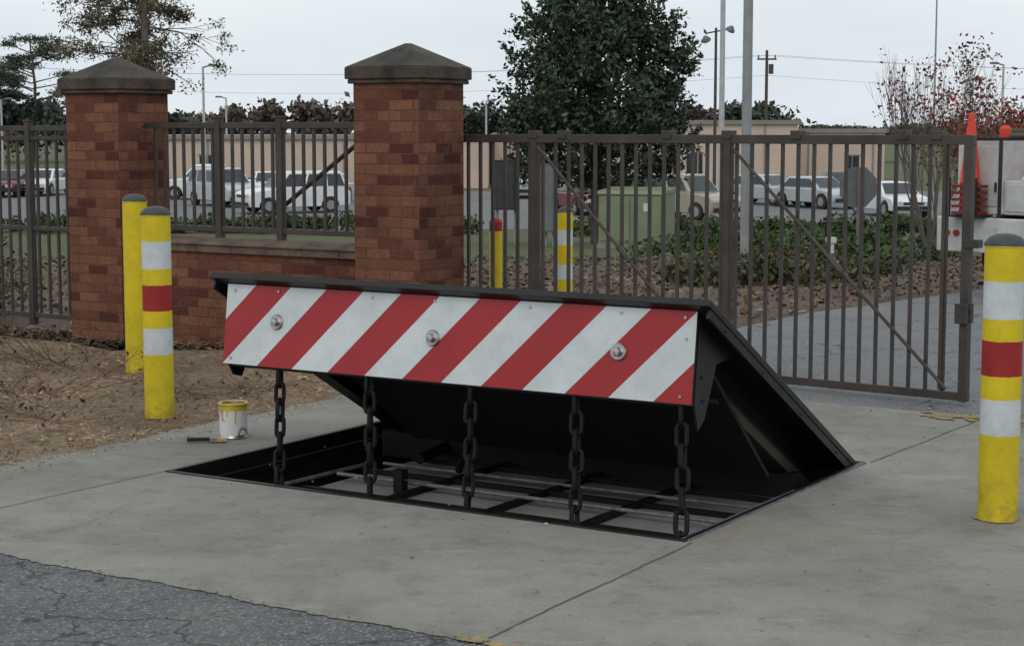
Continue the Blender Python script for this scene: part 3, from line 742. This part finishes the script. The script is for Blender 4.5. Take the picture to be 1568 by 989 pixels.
# ---------------------------------------------------------------- utility truck
T_=empty('utility_truck',(5.26,18.38,zt(18.4)),R(41))
a=Acc(); a.box(-.03,.05,-1.0,1.02,.46,.83); a.obj('rear_bumper',WHITE2,T_,bevel=.015)
a=Acc(); a.box(.1,3.0,-.98,-.40,.86,1.64); a.box(.1,3.0,.30,.86,.86,1.64); a.box(.12,3.0,-.399,.299,.86,1.22); a.box(2.6,2.7,-.399,.299,1.221,1.9); a.obj('service_body',WHITE2,T_,bevel=.015)
a=Acc(); a.box(.088,.0995,.34,.82,.95,1.58); a.box(.088,.0995,-.93,-.45,.95,1.58); a.box(.105,.1195,-.36,.26,.9,1.18)
for x in (.3,1.3,2.1): a.box(x,x+.7,.861,.87,.95,1.58)
a.obj('locker_doors',simple('door_white',(.52,.53,.52),(.42,.42,.41),.4),T_,bevel=.004)
a=Acc(); a.box(.07,.087,.36,.38,1.1,1.2); a.box(.07,.087,.30,.335,.86,1.64); a.box(.07,.087,.79,.80,1.2,1.3); a.obj('hinges_and_handles',RUB,T_)
a=Acc(); a.box(.05,5.2,-.5,.5,.5,.7); a.box(-.036,-.031,.62,.68,.52,.58); a.box(-.25,-.035,-.1,.0,.42,.5)
a.box(.098,3.0,.30,.86,1.6405,1.67); a.obj('chassis',RUB,T_)
a=Acc(); a.box(-.045,-.031,.28,.60,.58,.74); a.obj('number_plate',simple('plate',(.35,.42,.4),(.5,.52,.5),.4,0,60),T_)
a=Acc(); a.tube((-.05,.76,.66),(-.031,.76,.66),.035,n=14); a.tube((-.05,.88,.66),(-.031,.88,.66),.035,n=14); a.tube((-.05,-.15,.6),(-.031,-.15,.6),.04,n=14); a.obj('tail_lamps',LAMP,T_)
a=Acc()
for x in (1.0,4.5):
    for s in (-1,1): a.tube((x,s*.62,.42),(x,s*.86,.42),.42,n=24)
a.obj('tyres',RUB,T_,smooth=True)
a=Acc(); a.box(3.15,4.9,-.95,.95,.6,1.35); a.hexa([(3.2,-.93,1.35),(4.7,-.93,1.35),(4.7,.93,1.35),(3.2,.93,1.35),(3.25,-.8,2.05),(4.2,-.8,2.05),(4.2,.8,2.05),(3.25,.8,2.05)]); a.box(4.9,5.8,-.9,.9,.6,1.3); a.obj('cab',WHITE2,T_,bevel=.04)
a=Acc(); a.hexa([(4.3,-.78,1.45),(4.75,-.86,1.38),(4.75,.86,1.38),(4.3,.78,1.45),(4.22,-.74,1.98),(4.28,-.74,1.98),(4.28,.74,1.98),(4.22,.74,1.98)]); a.box(3.4,4.2,.86,.90,1.45,1.9); a.obj('cab_windows',GLASS,T_)
a=Acc(); a.box(-.2,.06,.40,.80,.835,.86); a.box(-.2,-.17,.42,.45,.86,1.25); a.box(-.2,-.17,.75,.78,.86,1.25); a.obj('cone_shelf',BLACK,T_)
a=Acc()
for i in range(5):
    z=.865+i*.07; a.box(-.17,.05,.44,.74,z,z+.028); a.revolve([(.12,z+.028),(.10,z+.066)],(-.06,.59,0),16)
a.obj('cone_stack',DRED,T_)
a=Acc(); a.revolve([(.105,1.2),(.03,1.92),(.0,1.93)],(-.06,.59,0),20); a.obj('traffic_cone',ORNG,T_,smooth=True)
a=Acc(); a.revolve([(.17,1.225),(.15,1.25),(.12,1.31),(.05,1.345),(.0,1.35)],(.3,.02,0),16); a.obj('hard_hat',WHITE,T_,smooth=True)
a=Acc(); a.revolve([(.05,1.221),(.05,1.42),(.03,1.46),(0,1.47)],(.5,.17,0),12); a.box(.5,.7,-.3,-.05,1.221,1.5); a.revolve([(.06,1.671),(.06,1.76),(.03,1.80),(0,1.80)],(.35,.45,0),12); a.obj('beacon_and_gear',ORNG,T_)
a=Acc(); a.box(.8,1.5,.35,.8,1.671,1.76); a.tube((.7,-.2,1.25),(2.2,-.1,1.6),.05)
for s in (-.38,.29): a.box(.2,2.6,s-.02,s+.02,1.675,1.71)
a.obj('tool_box_and_rack',simple('tool_green',(.05,.10,.07),(.12,.06,.04)),T_,bevel=.01)
# ---------------------------------------------------------------- utility boxes
def at_(px,Y): return at(px,Y),Y,zt(Y)
x,y,z=at_(974,42); e=empty('transformer_box',(x,y,z),R(-20)); e.scale=(.92,.92,.94)
a=Acc(); a.box(-.95,.95,-.75,.75,0,.12); a.obj('pad',CON,e)
a=Acc(); a.box(-.85,.85,-.6,.6,.12,1.36); a.hexa([(-.87,-.66,1.361),(.87,-.66,1.361),(.87,.62,1.361),(-.87,.62,1.361),(-.87,-.60,1.45),(.87,-.60,1.45),(.87,.62,1.52),(-.87,.62,1.52)]); a.obj('cabinet',GREENB,e,bevel=.015)
a=Acc(); a.box(-.80,-.02,-.63,-.601,.2,1.3); a.box(.02,.80,-.63,-.601,.2,1.3); a.box(.06,.1,-.66,-.631,.6,.9); a.obj('doors',GREENB,e,bevel=.01)
a=Acc(); a.box(.35,.55,-.635,-.6305,.95,1.15); a.obj('warning_label',WHITE,e)
def cab(name,px,Y,w,h,rot,mat=GRAYB,legs=.35):
    x,y,z=at_(px,Y); e=empty(name,(x,y,z),R(rot))
    a=Acc(); a.box(-w/2,w/2,-.18,.18,legs,h); a.box(-w/2-.02,w/2+.02,-.2,.2,h+.001,h+.03); a.obj('housing',mat,e,bevel=.01)
    a=Acc(); a.box(-w/2+.03,w/2-.03,-.195,-.181,legs+.04,h-.04); a.box(w/2-.09,w/2-.06,-.215,-.196,(h+legs)/2-.05,(h+legs)/2+.06); a.obj('door',mat,e,bevel=.004)
    a=Acc(); a.tube((-w/2+.06,0,0),(-w/2+.06,0,legs),.04); a.tube((w/2-.06,0,0),(w/2-.06,0,legs),.04); a.tube((0,0,0),(0,0,legs),.03); a.obj('conduits',POLEM,e)
cab('electrical_cabinet',836,44,.50,2.0,-15)
cab('gate_operator',775,46,.62,2.15,-20,simple('operator_black',(.02,.02,.022),(.035,.035,.035),.5),.9)
x,y,z=at_(1310,34); e=empty('traffic_sign',(x,y,z),R(14))
a=Acc(); r=.41; a.prism([(r*math.cos(math.pi/8+k*math.pi/4),1.34+r*math.sin(math.pi/8+k*math.pi/4)) for k in range(8)],1,0,.012); a.obj('octagon_plate',simple('sign_back',(.19,.20,.21),(.14,.15,.155),.45,.4,3),e,bevel=.003)
a=Acc(); a.box(-.03,.03,-.035,-.001,0,1.72); a.obj('post',GRAYB,e)
a=Acc(); a.prism([(.96*r*math.cos(math.pi/8+k*math.pi/4),1.34+.96*r*math.sin(math.pi/8+k*math.pi/4)) for k in range(8)],1,.013,.016); a.obj('front_face',simple('sign_red',(.4,.02,.02)),e)
x,y,z=at_(1270,27); e=empty('valve_post',(x,y,z)); a=Acc(); a.tube((0,0,0),(0,0,.42),.05,n=12); a.box(-.07,.07,-.07,.07,.42,.5); a.obj('post',WHITE,e)
# ---------------------------------------------------------------- poles
def pole(name,px,Y,h,r0,r1,mat):
    x,y,z=at_(px,Y); e=empty(name,(x,y,z)); a=Acc(); a.tube((0,0,0),(0,0,h),r0,r1,14); a.box(-r0*2,r0*2,-r0*2,r0*2,0,.05); a.obj('shaft',mat,e,smooth=True); return e
e=pole('lamp_pole',1139,28,11,.080,.066,POLEM)
e=pole('lamp_pole',1101,79,14,.13,.10,POLEW)
e=pole('floodlight_pole',1091,100,9.2,.10,.07,WOODP)
a=Acc(); a.tube((-.55,0,8.9),(.8,0,9.15),.04); a.obj('arm',WOODP,e)
for k,(xx,zz) in enumerate(((-.55,8.55),(.8,9.1))):
    a=Acc(); a.revolve([(.0,.25),(.1,.22),(.26,.0),(.27,-.06),(.0,-.06)],(0,0,0),14); a.obj('floodlight_%d'%k,GRAYB,e,loc=(xx,0,zz),rot=(R(30),R(-25 if k==0 else 25),0),smooth=True)
e=pole('utility_pole',1168,130,9.3,.14,.10,WOODP)
a=Acc(); a.box(-.7,.7,-.06,.06,8.6,8.72); a.tube((-.6,0,8.7),(-.6,0,8.95),.05); a.tube((.6,0,8.7),(.6,0,8.95),.05); a.tube((.3,-.1,7.6),(.3,-.1,8.3),.18); a.obj('crossarm',WOODP,e)
pole('mast',1422,90,12,.06,.035,POLEM); pole('mast',1373,110,7.6,.04,.02,POLEM)
def lamp(px,Y,h,s=1):
    e=pole('street_lamp',px,Y,h,.09,.06,POLEW); a=Acc(); a.tube((0,0,h-.05),(s*.35,0,h+.05),.04); a.box(min(s*.3,s*.75),max(s*.3,s*.75),-.12,.12,h+.0,h+.12); a.obj('head',GRAYB,e)
lamp(1525,100,7.2,-1); lamp(318,95,6.9,1); lamp(12,120,5.6,1); lamp(352,130,5.9,-1); lamp(745,125,5.6,1)
def wire(p,q,sag=.5,r=.012):
    e=Acc(); p=Vector(p); q=Vector(q); pr=p
    for i in range(1,17):
        t=i/16; c=p.lerp(q,t); c.z-=sag*4*t*(1-t); e.tube(pr,c,r,n=4,cap=False); pr=c
    e.obj('power_line',WIRE,None)
ux=at(1168,130)
for dx,dz in ((-.6,7.05),(.6,7.05),(.0,5.6)):
    wire((ux+dx,130,dz),(ux+60,118,dz-.3),1.2); wire((ux+dx,130,dz),(ux-70,150,dz+.6),1.4)
# ---------------------------------------------------------------- world, sun, camera
w=bpy.data.worlds.new('World'); scene.world=w; w.use_nodes=True; nt=w.node_tree
bg=nt.nodes['Background']; sky=nt.nodes.new('ShaderNodeTexSky'); sky.sky_type='NISHITA'; sky.sun_disc=False
sky.sun_elevation=R(42); sky.sun_rotation=R(200); sky.air_density=1.5; sky.dust_density=3
co=nt.nodes.new('ShaderNodeTexCoord').outputs['Generated']
mp=nt.nodes.new('ShaderNodeMapping'); mp.inputs['Scale'].default_value=(1,1,4); nt.links.new(co,mp.inputs['Vector'])
cl=ramp(nt,noise(nt,mp.outputs[0],2.2,5,.55,.3),[(.3,(8.0,9.0,9.9)),(.52,(9.6,10.3,10.8)),(.72,(11.0,11.2,11.3))])
nt.links.new(mix(nt,.90,sky.outputs[0],cl),bg.inputs['Color']); bg.inputs['Strength'].default_value=.09
s=bpy.data.lights.new('Sun','SUN'); s.energy=.55; s.angle=R(30); s.color=(1,.96,.9)
so=bpy.data.objects.new('Sun',s); scene.collection.objects.link(so)
d=Vector((math.sin(R(200))*math.cos(R(42)),math.cos(R(200))*math.cos(R(42)),math.sin(R(42))))
so.rotation_euler=d.to_track_quat('Z','Y').to_euler()
cam=bpy.data.cameras.new('Camera'); cam.lens=62.5; cam.sensor_width=36; cam.clip_end=4000; cam.clip_start=.1
co_=bpy.data.objects.new('Camera',cam); scene.collection.objects.link(co_)
co_.location=(0,0,1.64); co_.rotation_euler=(R(90-6.175),0,0); scene.camera=co_
scene.view_settings.view_transform='Standard'; scene.view_settings.look='None'; scene.view_settings.exposure=0
